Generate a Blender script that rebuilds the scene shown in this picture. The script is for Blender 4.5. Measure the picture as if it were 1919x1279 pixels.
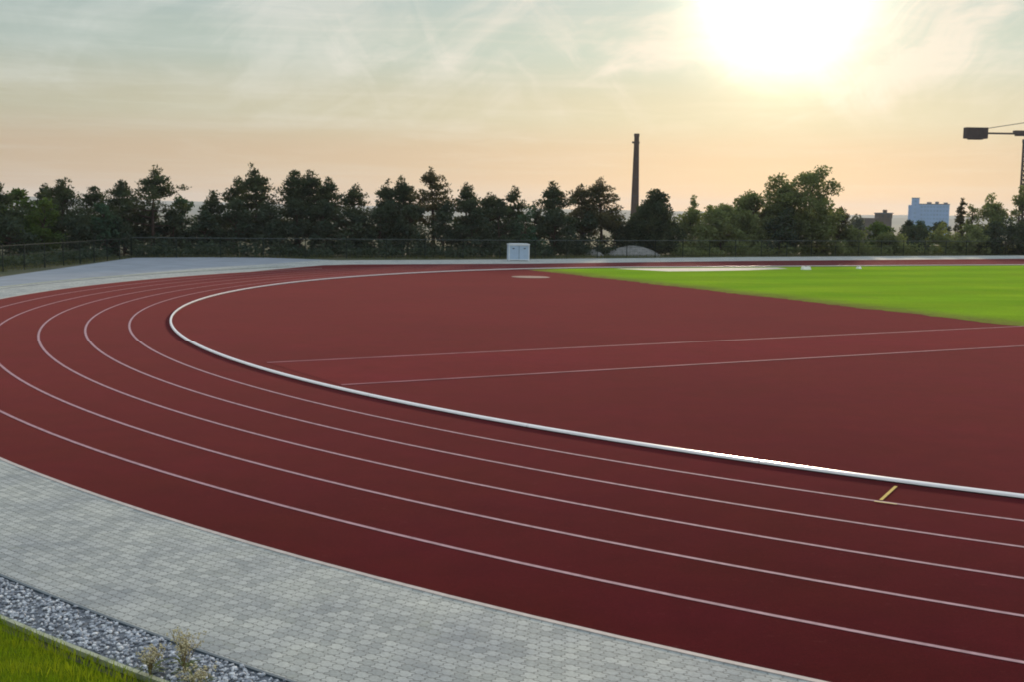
import bpy, bmesh, math, random
import numpy as np
from mathutils import Matrix, Vector

for o in list(bpy.data.objects):
    bpy.data.objects.remove(o, do_unlink=True)
S = bpy.context.scene
COL = S.collection
R = math.radians

# ------------------------------------------------------------------ camera
CAM_H, PITCH, ROLL, FPX = 3.58, math.atan((639.5 - 397.68) / 2199.9), 0.0160, 2199.9
cd = bpy.data.cameras.new('camera')
cd.sensor_width = 36.0
cd.lens = FPX / 1919 * 36.0
cd.clip_start, cd.clip_end = 0.1, 20000
cam = bpy.data.objects.new('camera', cd)
COL.objects.link(cam)
cam.matrix_world = Matrix.Translation((0, 0, CAM_H)) @ Matrix.Rotation(math.pi / 2 - PITCH, 4, 'X') @ Matrix.Rotation(ROLL, 4, 'Z')
S.camera = cam

# ------------------------------------------------------------------ node helper
class NT:
    def __init__(s, tree):
        s.t = tree; s.n = tree.nodes; s.l = tree.links
        s.n.clear()
    def new(s, kind, ins=None, **kw):
        nd = s.n.new(kind)
        for k, v in kw.items():
            setattr(nd, k, v)
        for k, v in (ins or {}).items():
            s.put(nd.inputs[k], v)
        return nd
    def put(s, sock, v):
        if isinstance(v, bpy.types.NodeSocket):
            s.l.new(v, sock)
        elif isinstance(v, bpy.types.Node):
            s.l.new(v.outputs[0], sock)
        else:
            if isinstance(v, (tuple, list)) and len(v) == 3 and sock.type == 'RGBA':
                v = (*v, 1)
            sock.default_value = v
    def math(s, op, a, b=0.0, c=0.0, clamp=False):
        nd = s.new('ShaderNodeMath', operation=op, use_clamp=clamp)
        s.put(nd.inputs[0], a); s.put(nd.inputs[1], b); s.put(nd.inputs[2], c)
        return nd.outputs[0]
    def vmath(s, op, a, b=(0, 0, 0), out=0):
        nd = s.new('ShaderNodeVectorMath', operation=op)
        s.put(nd.inputs[0], a); s.put(nd.inputs[1], b)
        return nd.outputs[out]
    def mix(s, f, a, b, blend='MIX'):
        nd = s.new('ShaderNodeMix', data_type='RGBA', blend_type=blend)
        s.put(nd.inputs[0], f); s.put(nd.inputs[6], a); s.put(nd.inputs[7], b)
        return nd.outputs[2]
    def rng(s, v, a, b, c=0.0, d=1.0, smooth=False):
        nd = s.new('ShaderNodeMapRange', interpolation_type='SMOOTHSTEP' if smooth else 'LINEAR')
        for i, x in enumerate((v, a, b, c, d)):
            s.put(nd.inputs[i], x)
        return nd.outputs[0]
    def ramp(s, f, stops, interp='LINEAR'):
        nd = s.new('ShaderNodeValToRGB')
        cr = nd.color_ramp; cr.interpolation = interp
        while len(cr.elements) < len(stops):
            cr.elements.new(0.5)
        for e, (p, c) in zip(cr.elements, stops):
            e.position = p; e.color = (*c, 1) if len(c) == 3 else c
        s.put(nd.inputs[0], f)
        return nd.outputs[0]
    def noise(s, vec, scale, detail=3, rough=0.5, out=0, **kw):
        nd = s.new('ShaderNodeTexNoise', {'Vector': vec, 'Scale': scale, 'Detail': detail, 'Roughness': rough}, **kw)
        return nd.outputs[out]
    def combine(s, x, y, z=0.0):
        nd = s.new('ShaderNodeCombineXYZ', {0: x, 1: y, 2: z})
        return nd.outputs[0]

# ------------------------------------------------------------------ sky and sun
SUN_AZ, SUN_EL = R(12.55), R(10.5)          # azimuth measured from +Y towards +X
SD = Vector((math.sin(SUN_AZ) * math.cos(SUN_EL), math.cos(SUN_AZ) * math.cos(SUN_EL), math.sin(SUN_EL)))
W = bpy.data.worlds.new('World')
S.world = W
W.use_nodes = True
w = NT(W.node_tree)
D = w.new('ShaderNodeTexCoord').outputs['Generated']
sky = w.new('ShaderNodeTexSky', sky_type='NISHITA', sun_disc=False)
sky.sun_elevation, sky.sun_rotation = SUN_EL, SUN_AZ
sky.air_density, sky.dust_density, sky.ozone_density = 1.0, 0.3, 1.0
bg_sky = w.new('ShaderNodeBackground', {'Color': sky, 'Strength': 0.05})
sep = w.new('ShaderNodeSeparateXYZ', {0: D})
z = sep.outputs[2]
dot = w.vmath('DOT_PRODUCT', D, tuple(SD), out=1)
sang = w.math('MULTIPLY', w.math('ARCCOSINE', w.math('MINIMUM', dot, 0.999999)), 180 / math.pi)   # degrees from the sun
low = w.ramp(w.math('DIVIDE', z, 0.20), [(0.0, (.78, .50, .31)), (.22, (.75, .52, .33)), (.42, (.70, .63, .43)), (.68, (.58, .66, .56)), (1.0, (.48, .60, .60))], 'EASE')
hi = w.ramp(w.rng(z, .16, 1.0), [(0, (.48, .60, .60)), (.30, (1.10, 1.22, 1.26)), (1, (1.55, 1.72, 1.88))], 'EASE')  # overhead sky, out of view, brightened to lift the light on the ground
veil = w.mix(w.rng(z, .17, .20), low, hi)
far = w.rng(sang, 8, 40, 1.04, .80)
veil = w.mix(1.0, veil, w.combine(w.rng(sang, 8, 40, 1.04, .765), far, w.rng(sang, 8, 40, 1.02, .86)), 'MULTIPLY')
# cirrus: long wisps, seen on a flat layer far above
zc = w.math('ADD', w.math('MAXIMUM', z, 0.0), 0.05)
lay = w.combine(w.math('DIVIDE', sep.outputs[0], zc), w.math('DIVIDE', sep.outputs[1], zc))
warp = w.noise(lay, 0.55, 3, out=1)
lay2 = w.vmath('ADD', lay, w.vmath('MULTIPLY', warp, (1.3, 1.3, 0)))
rot = w.new('ShaderNodeMapping', {'Vector': lay2, 'Rotation': (0, 0, R(24)), 'Scale': (.55, .30, 1)})
patch = w.rng(w.noise(w.new('ShaderNodeMapping', {'Vector': lay, 'Scale': (.5, .22, 1), 'Location': (1.4, .3, 0)}), 1.0, 2), .38, .60, 0, 1, True)
wisp = w.noise(rot, 2.4, 8, .66)
wisp = w.math('MULTIPLY', w.rng(wisp, .45, .68, 0, 1, True), w.rng(z, .03, .13, .25, 1))
wisp = w.math('MULTIPLY', wisp, w.math('ADD', w.math('MULTIPLY', patch, .75), .25))
fine = w.noise(w.new('ShaderNodeMapping', {'Vector': lay2, 'Rotation': (0, 0, R(-38)), 'Scale': (.35, 1.5, 1)}), 3.2, 7, .65)
fine = w.math('MULTIPLY', w.rng(fine, .50, .70, 0, 1, True), w.rng(z, .04, .16, 0, 1))
streak = w.noise(w.new('ShaderNodeMapping', {'Vector': D, 'Scale': (1.6, 1.6, 40), 'Rotation': (R(1.5), R(2), 0)}), 2.1, 5, .6)
streak = w.rng(streak, .48, .72, 0, 1, True)
# loose feathers higher up
dw = w.vmath('ADD', D, w.vmath('MULTIPLY', w.noise(D, 5.0, 3, out=1), (.16, .16, .16)))
def feather(tilt, sx, sz, sc, lo, hi_):
    v = w.new('ShaderNodeVectorRotate', {'Vector': dw, 'Axis': (0, 1, 0), 'Angle': R(tilt)}, rotation_type='AXIS_ANGLE')
    v = w.new('ShaderNodeMapping', {'Vector': v, 'Scale': (sx, sx, sz)})
    return w.math('MULTIPLY', w.rng(w.noise(v, sc, 8, .62), lo, hi_, 0, 1, True), w.rng(z, .06, .12, 0, 1))
fe = w.math('ADD', feather(24, 1.0, 4.2, 4.5, .46, .66), w.math('MULTIPLY', feather(-48, 1.3, 5.0, 3.6, .50, .68), .9))
fe = w.math('MULTIPLY', fe, w.math('ADD', w.math('MULTIPLY', patch, .5), .5))
clear = w.rng(sep.outputs[0], -.40, -.20, .12, 1.0, True)
fe = w.math('MULTIPLY', w.math('MULTIPLY', fe, clear), 1.0)
cl = w.math('ADD', w.math('ADD', w.math('MULTIPLY', wisp, .40), fe), w.math('MULTIPLY', fine, .20))
cl = w.math('ADD', cl, w.math('MULTIPLY', streak, .22), clamp=True)
cloud_col = w.mix(w.rng(sang, 6, 34), (1.04, .90, .74), (.90, .92, .86))
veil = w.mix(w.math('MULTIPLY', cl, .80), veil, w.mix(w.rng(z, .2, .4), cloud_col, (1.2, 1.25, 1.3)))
band = w.math('MULTIPLY', w.rng(streak, 0, 1, 0, .10), w.rng(z, .02, .09, 1, 0))
veil = w.mix(band, veil, (.44, .34, .30))
# aureole of the sun behind the thin cloud
core = w.math('MULTIPLY', w.math('EXPONENT', w.math('MULTIPLY', w.math('POWER', w.math('DIVIDE', sang, 3.05), 2.0), -1.0)), 3.2)
halo = w.math('MULTIPLY', w.math('EXPONENT', w.math('DIVIDE', sang, -7.0)), .30)
glow = w.vmath('ADD', w.vmath('MULTIPLY', w.combine(core, core, core), (1.0, .94, .66)), w.vmath('MULTIPLY', w.combine(halo, halo, halo), (1.0, .82, .52)))
veil = w.vmath('ADD', veil, glow)
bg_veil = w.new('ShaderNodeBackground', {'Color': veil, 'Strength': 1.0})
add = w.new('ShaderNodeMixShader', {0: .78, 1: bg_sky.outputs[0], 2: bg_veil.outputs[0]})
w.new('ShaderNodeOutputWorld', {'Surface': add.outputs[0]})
W.cycles.sampling_method = 'MANUAL'
W.cycles.sample_map_resolution = 1024

sd = bpy.data.lights.new('sun', 'SUN')
sd.energy, sd.angle, sd.color = 3.0, R(4.0), (1.0, .80, .56)
sun = bpy.data.objects.new('sun', sd)
COL.objects.link(sun)
sun.rotation_euler = (-SD).to_track_quat('-Z', 'Y').to_euler()

vs = S.view_settings
vs.view_transform, vs.look, vs.exposure, vs.gamma = 'Standard', 'None', 0.0, 1.0
vs.use_curve_mapping = False
S.render.engine = 'CYCLES'
S.cycles.max_bounces = 6
S.cycles.volume_bounces = 1
S.cycles.filter_width = 1.9
S.cycles.use_denoising = True

# ------------------------------------------------------------------ materials
def mat(name):
    m = bpy.data.materials.new(name)
    m.use_nodes = True
    t = NT(m.node_tree)
    b = t.new('ShaderNodeBsdfPrincipled')
    out = t.new('ShaderNodeOutputMaterial', {'Surface': b.outputs[0]})
    return m, t, b, out

def P(t):
    return t.new('ShaderNodeNewGeometry').outputs['Position']

def simple(name, col, rough=.6, metal=0.0, var=.12, scale=3.0, spec=None):
    m, t, b, _ = mat(name)
    n = t.noise(P(t), scale, 4, .6)
    t.put(b.inputs['Base Color'], t.mix(1.0, col, t.ramp(n, [(.3, (1 - var,) * 3), (.7, (1 + var,) * 3)]), 'MULTIPLY'))
    b.inputs['Roughness'].default_value = rough
    b.inputs['Metallic'].default_value = metal
    b.inputs['Specular IOR Level'].default_value = spec if spec is not None else (.5 if rough < .65 else .12)
    return m

CX, CY = 24.39, 46.68                     # centre of the bend
TH = R(25.3)                              # direction of the straights
CT, ST = math.cos(TH), math.sin(TH)

def polar(t):
    """metres along the bend and metres from its centre"""
    s = t.new('ShaderNodeSeparateXYZ', {0: t.vmath('SUBTRACT', P(t), (CX, CY, 0))})
    r = t.math('SQRT', t.math('ADD', t.math('POWER', s.outputs[0], 2.0), t.math('POWER', s.outputs[1], 2.0)))
    # arctan2 has its seam on -X: turn so that it falls on the far side of the bend
    a = t.math('ARCTAN2', t.math('MULTIPLY', s.outputs[0], -1.0), s.outputs[1])
    return t.math('MULTIPLY', a, 45.0), r

def m_track(name, col, wet=.0):
    m, t, b, _ = mat(name)
    p = P(t)
    big = t.noise(p, .16, 4, .6)
    midn = t.noise(p, 1.7, 4, .6)
    grain = t.noise(p, 95, 2, .7)
    c = t.mix(1.0, col, t.ramp(big, [(.3, (.82, .82, .86)), (.7, (1.18, 1.14, 1.10))]), 'MULTIPLY')
    c = t.mix(1.0, c, t.ramp(midn, [(.3, (.86, .88, .90)), (.7, (1.14, 1.10, 1.08))]), 'MULTIPLY')
    hue = t.noise(p, .55, 4, .6)
    c = t.mix(1.0, c, t.ramp(hue, [(.32, (.95, 1.18, .84)), (.68, (1.05, .88, 1.18))]), 'MULTIPLY')
    clump = t.noise(p, 30, 3, .7)
    c = t.mix(1.0, c, t.ramp(clump, [(.3, (.84,) * 3), (.7, (1.16,) * 3)]), 'MULTIPLY')
    scuff = t.rng(t.noise(t.new('ShaderNodeMapping', {'Vector': p, 'Scale': (1, 1.6, 1)}), 7, 6, .7), .60, .78, 0, .30)
    c = t.mix(scuff, c, (.13, .055, .052))
    c = t.mix(1.0, c, t.ramp(grain, [(.25, (.55,) * 3), (.75, (1.45,) * 3)]), 'MULTIPLY')
    t.put(b.inputs['Base Color'], c)
    t.put(b.inputs['Roughness'], t.rng(big, .3, .7, .82, .88))
    b.inputs['Specular IOR Level'].default_value = wet
    b.inputs['Sheen Weight'].default_value = .15
    b.inputs['Sheen Roughness'].default_value = .32
    b.inputs['Sheen Tint'].default_value = (1, .375, .40, 1)
    bp = t.new('ShaderNodeBump', {'Height': grain, 'Strength': .25, 'Distance': .004})
    t.put(b.inputs['Normal'], bp)
    return m

def m_paving():
    m, t, b, _ = mat('paving_blocks')
    a, r = polar(t)
    zig = t.math('PINGPONG', r, .0265)
    zag = t.math('PINGPONG', a, .031)
    v = t.combine(t.math('ADD', a, t.math('MULTIPLY', zig, .85)), t.math('ADD', r, t.math('MULTIPLY', zag, .45)))
    br = t.new('ShaderNodeTexBrick', {'Vector': v, 'Color1': (.225, .24, .235), 'Color2': (.345, .355, .34), 'Mortar': (.145, .15, .147),
                                       'Scale': 1.0, 'Mortar Size': .0062, 'Mortar Smooth': .25, 'Bias': .1, 'Brick Width': .124, 'Row Height': .106})
    br.offset = .5
    p = P(t)
    big = t.noise(p, .9, 5, .6)
    sm = t.noise(p, 40, 3, .6)
    c = t.mix(1.0, br.outputs[0], t.ramp(big, [(.3, (.78, .80, .83)), (.7, (1.18, 1.16, 1.08))]), 'MULTIPLY')
    c = t.mix(1.0, c, t.ramp(sm, [(.3, (.85,) * 3), (.7, (1.15,) * 3)]), 'MULTIPLY')
    moss = t.rng(t.noise(p, 1.9, 5, .65), .60, .74, 0, .28)
    c = t.mix(moss, c, (.20, .215, .13))
    dust = t.rng(t.noise(p, 3.2, 6, .7), .52, .72, 0, .45)
    c = t.mix(dust, c, (.32, .325, .305))
    t.put(b.inputs['Base Color'], c)
    b.inputs['Roughness'].default_value = .85
    b.inputs['Specular IOR Level'].default_value = .2
    h = t.math('ADD', t.math('MULTIPLY', br.outputs[1], -1.0), t.math('MULTIPLY', sm, .25))
    t.put(b.inputs['Normal'], t.new('ShaderNodeBump', {'Height': h, 'Strength': .6, 'Distance': .006}))
    return m

def m_pitch():
    m, t, b, _ = mat('pitch_turf')
    p = P(t)
    n1 = t.noise(p, .22, 4, .6)
    n2 = t.noise(t.new('ShaderNodeMapping', {'Vector': p, 'Rotation': (0, 0, -TH), 'Scale': (.12, 1, 1)}), .8, 4, .6)
    n3 = t.noise(p, 22, 3, .7)
    c = t.mix(t.rng(n1, .35, .65), (.165, .290, .019), (.210, .310, .022))
    c = t.mix(t.rng(n2, .40, .66, 0, .45), c, (.125, .235, .015))
    c = t.mix(1.0, c, t.ramp(n3, [(.3, (.72,) * 3), (.7, (1.28,) * 3)]), 'MULTIPLY')
    sx = t.new('ShaderNodeSeparateXYZ', {0: t.vmath('SUBTRACT', p, (CX, CY, 0))})
    u = t.math('ADD', t.math('MULTIPLY', sx.outputs[0], CT), t.math('MULTIPLY', sx.outputs[1], ST))
    v = t.math('ADD', t.math('MULTIPLY', sx.outputs[0], -ST), t.math('MULTIPLY', sx.outputs[1], CT))
    mow = t.math('SINE', t.math('MULTIPLY', v, 2 * math.pi / 6.4))
    c = t.mix(1.0, c, t.ramp(t.rng(mow, -.6, .6), [(0, (.93, .93, .95)), (1, (1.06, 1.05, 1.0))]), 'MULTIPLY')
    wear = t.math('MULTIPLY', t.rng(u, -9.5, -6.6, 1, 0, True), t.rng(t.noise(p, 1.6, 5, .7), .35, .65, .40, 1))
    c = t.mix(t.math('MULTIPLY', wear, .9), c, (.150, .085, .050))
    bare = t.rng(t.noise(p, .35, 5, .7), .58, .74, 0, .45)
    c = t.mix(bare, c, (.17, .16, .045))
    t.put(b.inputs['Base Color'], c)
    b.inputs['Roughness'].default_value = .9
    b.inputs['Specular IOR Level'].default_value = .0
    t.put(b.inputs['Normal'], t.new('ShaderNodeBump', {'Height': n3, 'Strength': .5, 'Distance': .03}))
    return m

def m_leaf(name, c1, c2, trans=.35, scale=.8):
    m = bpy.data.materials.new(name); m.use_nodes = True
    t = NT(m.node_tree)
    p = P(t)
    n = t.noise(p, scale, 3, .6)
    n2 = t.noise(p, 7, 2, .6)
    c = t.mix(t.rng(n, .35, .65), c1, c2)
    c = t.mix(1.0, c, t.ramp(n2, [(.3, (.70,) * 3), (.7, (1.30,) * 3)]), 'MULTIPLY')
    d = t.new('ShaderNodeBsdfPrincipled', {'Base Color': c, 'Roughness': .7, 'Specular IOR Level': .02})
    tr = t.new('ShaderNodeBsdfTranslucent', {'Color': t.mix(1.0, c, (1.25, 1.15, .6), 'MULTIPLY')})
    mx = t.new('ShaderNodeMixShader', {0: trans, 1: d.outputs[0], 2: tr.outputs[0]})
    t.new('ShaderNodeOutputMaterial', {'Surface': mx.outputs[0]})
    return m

def m_ground():
    m, t, b, _ = mat('dry_ground')
    p = P(t)
    n = t.noise(p, .25, 5, .65)
    n2 = t.noise(p, 3.5, 5, .65)
    c = t.mix(t.rng(n, .38, .62), (.038, .048, .022), (.070, .066, .038))
    c = t.mix(1.0, c, t.ramp(n2, [(.3, (.7,) * 3), (.7, (1.3,) * 3)]), 'MULTIPLY')
    t.put(b.inputs['Base Color'], c)
    b.inputs['Roughness'].default_value = .95
    b.inputs['Specular IOR Level'].default_value = .1
    return m

M = {}
M['track'] = m_track('red_track_surface', (.045, .0045, .0060))
M['runway'] = m_track('runway_surface', (.060, .0052, .0078))
M['line'] = simple('track_line_paint', (.33, .195, .215), .85, 0, .22, 9)
M['faint'] = simple('worn_line_paint', (.24, .095, .115), .9, 0, .35, 1.2)
M['yellow'] = simple('yellow_line_paint', (.40, .27, .045), .8, 0, .15, 9)
M['paving'] = m_paving()
M['edge'] = simple('edge_stone', (.40, .345, .315), .75, 0, .16, 9)
M['asphalt'] = simple('blue_grey_asphalt', (.19, .212, .24), .75, 0, .14, .6)
M['farpave'] = simple('pale_paving', (.30, .295, .285), .7, 0, .10, .7)
M['pitch'] = m_pitch()
M['ground'] = m_ground()
M['hill'] = simple('far_wooded_hill', (.055, .065, .045), .95, 0, .4, .004)
M['kerb'] = simple('white_enamelled_aluminium', (.84, .80, .785), .27, 0, .06, 4)
M['kerbgap'] = simple('kerb_gap_shade', (.05, .045, .045), .8, 0, .2, 9)  # near-black: shade below the rail put into the colour
M['concrete'] = simple('concrete', (.15, .085, .080), .8, 0, .16, 4)
M['edging'] = simple('edging_stone', (.26, .28, .20), .85, 0, .22, 7)
M['bluedge'] = simple('dark_steel_edging', (.060, .082, .10), .5, .2, .2, 6)
M['sand'] = simple('pale_sand', (.47, .41, .33), .9, 0, .12, 2)
M['fence'] = simple('green_fence_paint', (.014, .022, .018), .75, 0, .2, 4)
M['rail'] = simple('fence_rail', (.036, .050, .044), .4, .2, .2, 4)
M['bark'] = simple('pine_bark', (.060, .042, .034), .9, 0, .35, 5)
M['box'] = simple('pale_blue_panel', (.36, .47, .60), .45, 0, .06, 3)
M['frame'] = simple('white_frame', (.62, .66, .69), .4, 0, .06, 3)
M['dark'] = simple('dark_metal', (.04, .04, .045), .5, .3, .2, 5)
M['heap'] = simple('grey_gravel_heap', (.16, .16, .15), .95, 0, .3, 3)
M['white'] = simple('white_plastic', (.75, .74, .70), .4, 0, .05, 4)
M['brick'] = simple('chimney_brick', (.060, .036, .027), .9, 0, .3, .9)
M['tower'] = simple('pale_facade', (.23, .38, .61), .7, 0, .06, .2)
M['window'] = simple('window_glass', (.17, .30, .48), .4, 0, .15, .3)
M['roofgrey'] = simple('flat_roof', (.10, .13, .16), .8, 0, .15, .3)
M['brown'] = simple('brown_render', (.085, .068, .060), .85, 0, .15, .4)
M['crane'] = simple('crane_steel', (.065, .045, .045), .6, .1, .2, .7)
M['ballast'] = simple('ballast_concrete', (.075, .055, .055), .85, 0, .2, .9)
M['stalk'] = simple('dry_stalk', (.22, .17, .085), .8, 0, .3, 30)
M['seed'] = simple('pale_seed_head', (.50, .44, .27), .85, 0, .3, 40)
M['pine'] = m_leaf('pine_needles', (.034, .054, .036), (.066, .082, .046), .34)
M['pinewarm'] = m_leaf('pine_needles_warm', (.050, .055, .034), (.085, .080, .044), .38)  # warmer, paler needle colour for a few trees
M['broad'] = m_leaf('green_leaves', (.045, .080, .028), (.085, .130, .036), .40)
M['teal'] = m_leaf('blue_green_leaves', (.034, .070, .048), (.060, .105, .068), .35)
M['shrub'] = m_leaf('shrub_leaves', (.032, .050, .038), (.060, .080, .052), .3)
M['olive'] = m_leaf('olive_leaves', (.105, .135, .062), (.180, .212, .100), .45)
M['silver'] = m_leaf('silver_leaves', (.11, .125, .115), (.17, .18, .16), .35)
M['blade'] = m_leaf('grass_blades', (.105, .185, .010), (.185, .240, .014), .45, 2.5)
M['verge'] = m_leaf('verge_grass', (.070, .085, .035), (.12, .12, .06), .4, .5)

def m_gravel():
    m, t, b, _ = mat('gravel_stone')
    g = t.new('ShaderNodeNewGeometry')
    n = t.noise(g.outputs['Position'], 60, 3, .6)
    c = t.ramp(g.outputs['Random Per Island'], [(0, (.10, .11, .13)), (.3, (.24, .26, .295)), (.7, (.40, .42, .45)), (1, (.60, .61, .62))])
    t.put(b.inputs['Base Color'], t.mix(1.0, c, t.ramp(n, [(.3, (.8,) * 3), (.7, (1.2,) * 3)]), 'MULTIPLY'))
    b.inputs['Roughness'].default_value = .8
    return m
M['gravel'] = m_gravel()

# ------------------------------------------------------------------ mesh helpers
class MB:
    """collects simple shapes into one mesh"""
    def __init__(s):
        s.v = []; s.f = []
    def add(s, vs, fs):
        o = len(s.v)
        s.v += [tuple(x) for x in vs]
        s.f += [tuple(i + o for i in f) for f in fs]
    def box(s, x0, x1, y0, y1, z0, z1):
        s.add([(x0, y0, z0), (x1, y0, z0), (x1, y1, z0), (x0, y1, z0), (x0, y0, z1), (x1, y0, z1), (x1, y1, z1), (x0, y1, z1)],
              [(3, 2, 1, 0), (4, 5, 6, 7), (0, 1, 5, 4), (1, 2, 6, 5), (2, 3, 7, 6), (3, 0, 4, 7)])
    def tube(s, pts, rad, n=6):
        pts = [Vector(p) for p in pts]
        rs = rad if isinstance(rad, (list, tuple)) else [rad] * len(pts)
        rings = []
        for i, p in enumerate(pts):
            d = (pts[min(i + 1, len(pts) - 1)] - pts[max(i - 1, 0)]).normalized()
            a = d.cross(Vector((0, 0, 1)) if abs(d.z) < .9 else Vector((1, 0, 0))).normalized()
            b = d.cross(a)
            rings.append([p + (a * math.cos(2 * math.pi * k / n) + b * math.sin(2 * math.pi * k / n)) * rs[i] for k in range(n)])
        vs = [v for r in rings for v in r]
        fs = [(i * n + k, i * n + (k + 1) % n, (i + 1) * n + (k + 1) % n, (i + 1) * n + k) for i in range(len(pts) - 1) for k in range(n)]
        fs += [tuple(range(n))[::-1], tuple(range((len(pts) - 1) * n, len(pts) * n))]
        s.add(vs, fs)
    def build(s, name, m, parent=None, smooth=False, loc=None):
        me = bpy.data.meshes.new(name)
        me.from_pydata(s.v, [], s.f)
        me.update()
        if smooth:
            me.polygons.foreach_set('use_smooth', [True] * len(me.polygons))
        me.materials.append(m)
        o = bpy.data.objects.new(name, me)
        COL.objects.link(o)
        if parent is not None:
            o.parent = parent
        if loc is not None:
            o.location = loc
        return o

def tag(o, label=None, cat=None, group=None, kind=None):
    if label: o['label'] = label
    if cat: o['category'] = cat
    if group: o['group'] = group
    if kind: o['kind'] = kind
    return o

def empty(name, loc, rz=0.0):
    o = bpy.data.objects.new(name, None)
    o.empty_display_size = .3
    COL.objects.link(o)
    o.location = loc
    o.rotation_euler.z = rz
    return o

def sheet(name, pts, zz, m, parent=None):
    """a flat polygon, any outline"""
    bm = bmesh.new()
    vs = [bm.verts.new((x, y, zz)) for x, y in pts]
    f = bm.faces.new(vs)
    f.normal_update()
    if f.normal.z < 0:
        f.normal_flip()
    bmesh.ops.triangulate(bm, faces=[f])
    me = bpy.data.meshes.new(name)
    bm.to_mesh(me); bm.free()
    me.materials.append(m)
    o = bpy.data.objects.new(name, me)
    COL.objects.link(o)
    if parent is not None:
        o.parent = parent
    return o

def uv(u, v):
    """stadium axes (u along the straights, v across) to the world"""
    return CX + u * CT - v * ST, CY + u * ST + v * CT

def oval(r, u_end=88.0, step=1.2, a0=0.0, a1=180.0):
    """points of the track line at distance r: near straight, bend, far straight"""
    pts = []
    if a0 == 0.0:
        pts += [uv(u, -r) for u in np.arange(u_end, .5, -4.0)]
    n = int((a1 - a0) / step)
    for i in range(n + 1):
        a = R(a0 + (a1 - a0) * i / n)
        pts.append(uv(-r * math.sin(a), -r * math.cos(a)))
    if a1 == 180.0:
        pts += [uv(u, r) for u in np.arange(4.0, u_end + .1, 4.0)]
    return pts

def strip(name, r0, r1, zz, m, parent=None, **kw):
    a, b = oval(r0, **kw), oval(r1, **kw)
    n = len(a)
    mb = MB()
    mb.add([(x, y, zz) for x, y in a] + [(x, y, zz) for x, y in b], [(i, i + 1, n + i + 1, n + i) for i in range(n - 1)])
    return mb.build(name, m, parent)

def profile(name, r, prof, m, parent=None, smooth=False, **kw):
    """a profile of (offset from r, height) swept along the oval"""
    rows = [oval(r + d, **kw) for d, _ in prof]
    n, k = len(rows[0]), len(prof)
    vs = [(rows[j][i][0], rows[j][i][1], prof[j][1]) for i in range(n) for j in range(k)]
    fs = [(i * k + j, i * k + (j + 1) % k, (i + 1) * k + (j + 1) % k, (i + 1) * k + j) for i in range(n - 1) for j in range(k)]
    fs += [tuple(range(k))[::-1], tuple(range((n - 1) * k, n * k))]
    mb = MB(); mb.add(vs, fs)
    return mb.build(name, m, parent, smooth)

def bend_angle(x, y):
    return math.degrees(math.atan2(y - CY, x - CX))

def at(px, d):
    """ground point at the depth d in the direction of photograph column px"""
    # the camera's small roll moves columns sideways with height: 3.9 px at the horizon
    return (px - 963.4) / FPX * d, d

def hor(px):
    return 397.7 + .016 * (px - 959.5)

def height(px, y, d):
    return CAM_H + (hor(px) - y) * d / FPX

# ------------------------------------------------------------------ terrain
def bank(x, y):
    """the grass bank on which the photographer stands"""
    dx, dy = x - CX, y - CY
    r = math.hypot(dx, dy)
    a = abs((math.degrees(math.atan2(dy, dx)) + 117.6 + 180) % 360 - 180)
    f = max(0.0, min(1.0, (48 - a) / 16)); f = f * f * (3 - 2 * f)
    h = max(0.0, min(1.0, (r - 46.85) / 5.2))
    return 1.95 * f * h ** 1.15

def land(x, y):
    r = math.hypot(x, y)
    e = max(0.0, min(1.0, (r - 165) / 330)); e = e * e * (3 - 2 * e)
    return -14.0 * e - .03

def build_ground():
    rs = [0, 6, 12, 18, 26, 36, 48, 62, 78, 96, 116, 140, 165, 195, 230, 275, 330, 400, 500, 640, 850, 1150, 1600, 2300, 3300, 4600, 6200]
    nseg = 96
    vs = [(0, 0, land(0, 0))]
    for r in rs[1:]:
        for k in range(nseg):
            a = 2 * math.pi * k / nseg
            x, y = r * math.cos(a), r * math.sin(a)
            vs.append((x, y, land(x, y)))
    fs = [(0, 1 + k, 1 + (k + 1) % nseg) for k in range(nseg)]
    for i in range(len(rs) - 2):
        o, q = 1 + i * nseg, 1 + (i + 1) * nseg
        fs += [(o + k, q + k, q + (k + 1) % nseg, o + (k + 1) % nseg) for k in range(nseg)]
    mb = MB(); mb.add(vs, fs)
    tag(mb.build('ground', M['ground']), kind='structure')
build_ground()

def build_bank():
    mb = MB()
    A = [R(-117.6 + (-52 + 104 * i / 120)) for i in range(121)]
    rr = [46.776, 47.1, 47.4, 47.8, 48.3, 48.9, 49.6, 50.4, 51.2, 52.0, 53.0, 55, 58, 62]
    vs = []
    for a in A:
        for r in rr:
            x, y = CX + r * math.cos(a), CY + r * math.sin(a)
            vs.append((x, y, bank(x, y) - .012 - (.04 if r == rr[0] else 0)))
    k = len(rr)
    fs = [(i * k + j, (i + 1) * k + j, (i + 1) * k + j + 1, i * k + j + 1) for i in range(120) for j in range(k - 1)]
    mb.add(vs, [f[::-1] for f in fs])
    m, t, b, _ = mat('bank_soil_and_turf')
    p = P(t)
    c = t.mix(t.rng(t.noise(p, 6, 5, .65), .35, .65), (.050, .080, .004), (.085, .115, .005))
    b.inputs['Specular IOR Level'].default_value = 0
    t.put(b.inputs['Base Color'], c); b.inputs['Roughness'].default_value = .95
    tag(mb.build('grass_bank', m, smooth=True), kind='structure')
build_bank()

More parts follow.
